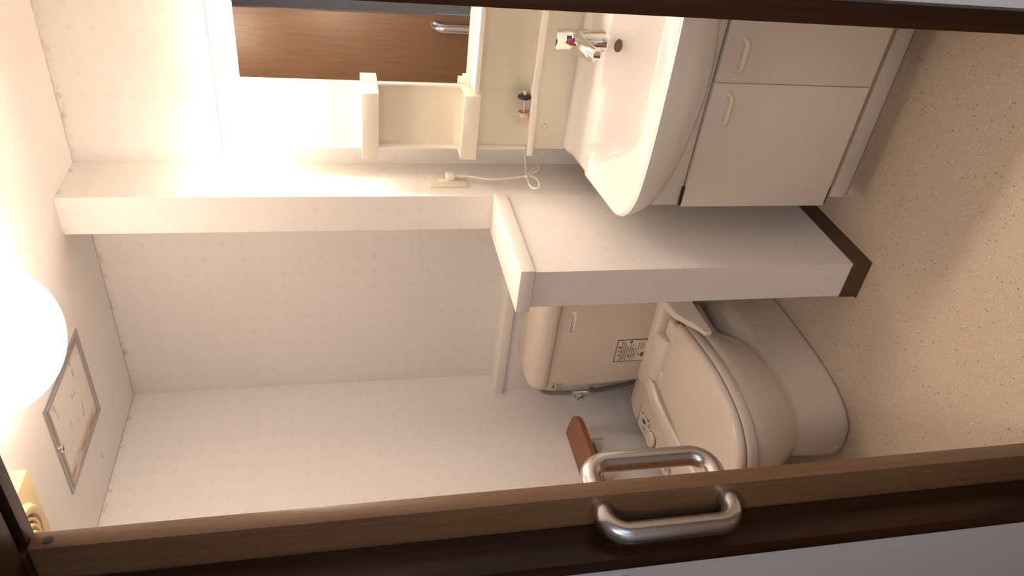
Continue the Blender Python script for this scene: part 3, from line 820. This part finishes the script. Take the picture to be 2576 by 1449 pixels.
# stickers on the tank front
def tank_y(z): return ty0 - 0.002 * max(0, (z - 0.6)) / 0.24
def sticker(nm, x0, x1, z0, z1, mt, par, lift=0.0006):
    y = tank_y((z0 + z1) / 2)
    bm = new_bm()
    prism(bm, [(x0, tank_y(z0) + 0.001, z0), (x1, tank_y(z0) + 0.001, z0), (x1, tank_y(z1) + 0.001, z1), (x0, tank_y(z1) + 0.001, z1)], (0, -0.001 - lift, 0))
    return finish(nm, bm, mt, par, smooth=False)
ws = sticker('warning_label', 0.331, 0.439, 0.485, 0.611, 'paper', tank)
for k, r_ in enumerate(((0.331, 0.439, 0.609, 0.6115), (0.331, 0.3335, 0.485, 0.6115), (0.4365, 0.439, 0.485, 0.6115), (0.331, 0.439, 0.485, 0.4875), (0.331, 0.439, 0.588, 0.590))):
    sticker('border_line', *r_, 'blue', ws, 0.0010)
def text_on(s, x, z, size, mt, par, y=None, name='lettering'):
    cu = bpy.data.curves.new(name, 'FONT'); cu.body = s; cu.size = size; cu.align_x = 'LEFT'
    cu.extrude = 0.0001
    ob = bpy.data.objects.new(name, cu); COL.objects.link(ob)
    ob.rotation_euler = (PI / 2, 0, 0); ob.location = (x, (tank_y(z) if y is None else y) - 0.0011, z)
    bpy.context.view_layer.update()
    dg = bpy.context.evaluated_depsgraph_get()
    me = bpy.data.meshes.new_from_object(ob.evaluated_get(dg)); mw = ob.matrix_world.copy()
    bpy.data.objects.remove(ob)
    me.transform(mw); me.materials.clear(); me.materials.append(M[mt])
    o2 = bpy.data.objects.new(name, me); COL.objects.link(o2); o2.parent = par
    return o2
text_on('\u6ce8', 0.3755, 0.5925, 0.0145, 'ink', ws); text_on('\u610f', 0.3955, 0.5925, 0.0145, 'ink', ws)
def tri_outline(x, z, s_):
    bm = new_bm(); y = tank_y(z) - 0.0008
    P = [Vector((x - s_, y, z)), Vector((x + s_, y, z)), Vector((x, y, z + 1.6 * s_))]
    c = (P[0] + P[1] + P[2]) / 3
    Q = [c + (p - c) * 0.66 for p in P]
    for i in range(3):
        j = (i + 1) % 3
        prism(bm, [P[i], P[j], Q[j], Q[i]], (0, -0.0005, 0))
    return finish('warning_triangle', bm, 'ink', ws, smooth=False)
tri_outline(0.3635, 0.5925, 0.0062)
rnd = random.Random(7)
def rows(par, x0, x1, zs, hgt, mt):
    for z in zs:
        bm = new_bm(); x = x0 + rnd.random() * 0.006
        xe = x1 - rnd.random() * (x1 - x0) * 0.35
        while x < xe:
            w = 0.0022 + rnd.random() * 0.003
            y = tank_y(z)
            bx(bm, x, min(x + w, xe), y - 0.0011, y, z, z + hgt * (0.7 + 0.3 * rnd.random())); x += w + 0.0012
        finish('print_row', bm, mt, par, smooth=False)
rows(ws, 0.338, 0.432, (0.581, 0.574, 0.567), 0.0034, 'ink_l')
rows(ws, 0.344, 0.418, (0.559, 0.552, 0.545, 0.538, 0.531), 0.0034, 'ink_l')
rows(ws, 0.388, 0.432, (0.522, 0.513, 0.504), 0.003, 'ink_l')
for z in (0.5665, 0.5515, 0.5375): sticker('bullet', 0.3365, 0.3400, z, z + 0.0038, 'ink', ws, 0.0011)
bm = new_bm(); lathe(bm, (0.4275, tank_y(0.557) - 0.0004, 0.557), (0, -1, 0), [(0, 0.0062), (0.0006, 0.0062)], 24); finish('round_symbol', bm, 'ink', ws)
sticker('symbol_bar', 0.4266, 0.4284, 0.5535, 0.5605, 'paper2', ws, 0.0014)
# little drawing of a seat on the label
bm = new_bm(); lathe(bm, (0.364, tank_y(0.505) - 0.0004, 0.503), (0, -1, 0), [(0, 0.0125), (0.0005, 0.0125)], 20)
for v in bm.verts: v.co.z = 0.503 + (v.co.z - 0.503) * 0.62
finish('seat_drawing', bm, 'ink_l', ws)
sticker('drawing_post', 0.3632, 0.3652, 0.510, 0.520, 'ink', ws, 0.0011); sticker('drawing_post', 0.357, 0.3714, 0.519, 0.5208, 'ink', ws, 0.0011)
s2 = sticker('notice_strip', 0.484, 0.585, 0.793, 0.811, 'paper2', tank)
rows(s2, 0.487, 0.583, (0.8062,), 0.003, 'ink_l'); rows(s2, 0.487, 0.545, (0.8008,), 0.003, 'ink_l'); rows(s2, 0.487, 0.503, (0.7955,), 0.0025, 'ink_l'); rows(s2, 0.572, 0.583, (0.7950,), 0.0025, 'ink_l')
lg = sticker('logo_patch', 0.2155, 0.2265, 0.8290, 0.8345, 'blue', tank)
sticker('logo_stroke', 0.2275, 0.2285, 0.8290, 0.8310, 'ink', lg); rows(lg, 0.230, 0.243, (0.8310,), 0.003, 'ink_l')
# round certification mark: an arc with a roof-like chevron above a short line
bm = new_bm(); y = tank_y(0.815) - 0.0006
tube(bm, [(0.2335 + 0.0062 * math.cos(a), y, 0.8165 + 0.0062 * math.sin(a)) for a in [0.25 * PI + 0.1 * PI * k for k in range(9)]], 0.0006, 6)
tube(bm, [(0.2275, y, 0.8170), (0.2345, y, 0.8125)], 0.0011, 6); tube(bm, [(0.2345, y, 0.8125), (0.2310, y, 0.8085)], 0.0009, 6)
finish('certification_mark', bm, 'ink_l', tank)
rows(tank, 0.2185, 0.229, (0.8135,), 0.0035, 'ink_l'); rows(tank, 0.222, 0.240, (0.8020, 0.7960), 0.0026, 'ink_l')

# ---- water valve and hoses
wv = thing('water_valve', 'chrome shut-off valve with grey hoses beside the tank', 'valve')
VX_, VY_ = 0.030, 1.450
bm = new_bm(); tube(bm, smooth_path([(0.20, 1.470, 0.838), (0.12, 1.462, 0.838), (0.060, 1.455, 0.828), (0.036, 1.451, 0.795), (VX_, VY_, 0.735), (VX_, VY_, 0.685)], 8), 0.0080, 14); finish('supply_hose', bm, 'hose', wv)
bm = new_bm(); tube(bm, smooth_path([(VX_, VY_, 0.608), (0.034, 1.455, 0.54), (0.044, 1.462, 0.45), (0.07, 1.465, 0.37), (0.14, 1.46, 0.33), (0.23, 1.45, 0.33)], 8), 0.0085, 14); finish('washlet_hose', bm, 'hose', wv)
bm = new_bm(); lathe(bm, (VX_, VY_, 0.600), (0, 0, 1), [(0, 0.009), (0.010, 0.012), (0.012, 0.0105), (0.03, 0.0105), (0.03, 0.0135), (0.046, 0.0135), (0.046, 0.010), (0.060, 0.010), (0.060, 0.013), (0.078, 0.013), (0.08, 0.009), (0.086, 0.009)], 20)
finish('valve_body', bm, 'chrome', wv, angle=30)
bm = new_bm(); lathe(bm, (0.0, VY_, 0.652), (1, 0, 0), [(0, 0.024), (0.004, 0.023), (0.006, 0.014), (0.025, 0.013)], 24)
finish('wall_flange', bm, 'chrome', wv, angle=40)
KD = Vector((0.85, -0.55, -0.15))
bm = new_bm(); lathe(bm, (VX_, VY_, 0.612), KD, [(0, 0.008), (0.012, 0.008), (0.014, 0.0135), (0.028, 0.0135)], 24); hd = finish('valve_knob', bm, 'chrome', wv, angle=40)
bm = new_bm(); lathe(bm, Vector((VX_, VY_, 0.612)) + KD.normalized() * 0.0275, KD, [(0, 0.0108), (0.0012, 0.0105)], 24); finish('knob_face', bm, 'hose', hd)

# ---- wooden paper-holder shelf on the left wall
ps = thing('paper_holder_shelf', 'red-brown wooden paper holder board on the wall beside the toilet', 'paper holder')
bm = new_bm(); pts = [(0.001, 0.86, 0.738), (0.172, 0.86, 0.738), (0.172, 1.09, 0.738)]
for k in range(9):
    a = PI / 2 * k / 8
    pts.append((0.092 + 0.080 * math.cos(a), 1.13 + 0.105 * math.sin(a), 0.738))
pts += [(0.04, 1.252, 0.738), (0.001, 1.258, 0.738)]
prism(bm, pts, (0, 0, 0.020))
bd = finish('board', bm, 'rail_wood', ps, angle=30)
md = bd.modifiers.new('bevel', 'BEVEL'); md.width = 0.002; md.segments = 2; md.limit_method = 'ANGLE'
bm = new_bm(); bx(bm, 0.004, 0.125, 1.096, 1.112, 0.668, 0.739, 0.004); bx(bm, 0.0, 0.006, 0.90, 1.12, 0.655, 0.738, 0.002); bx(bm, 0.004, 0.125, 0.955, 0.970, 0.668, 0.739, 0.004)
finish('bracket', bm, 'steel', ps)
bm = new_bm(); lathe(bm, (0.07, 0.97, 0.686), (0, 1, 0), [(0, 0.008), (0.126, 0.008)], 16); finish('roller', bm, 'steel', ps)
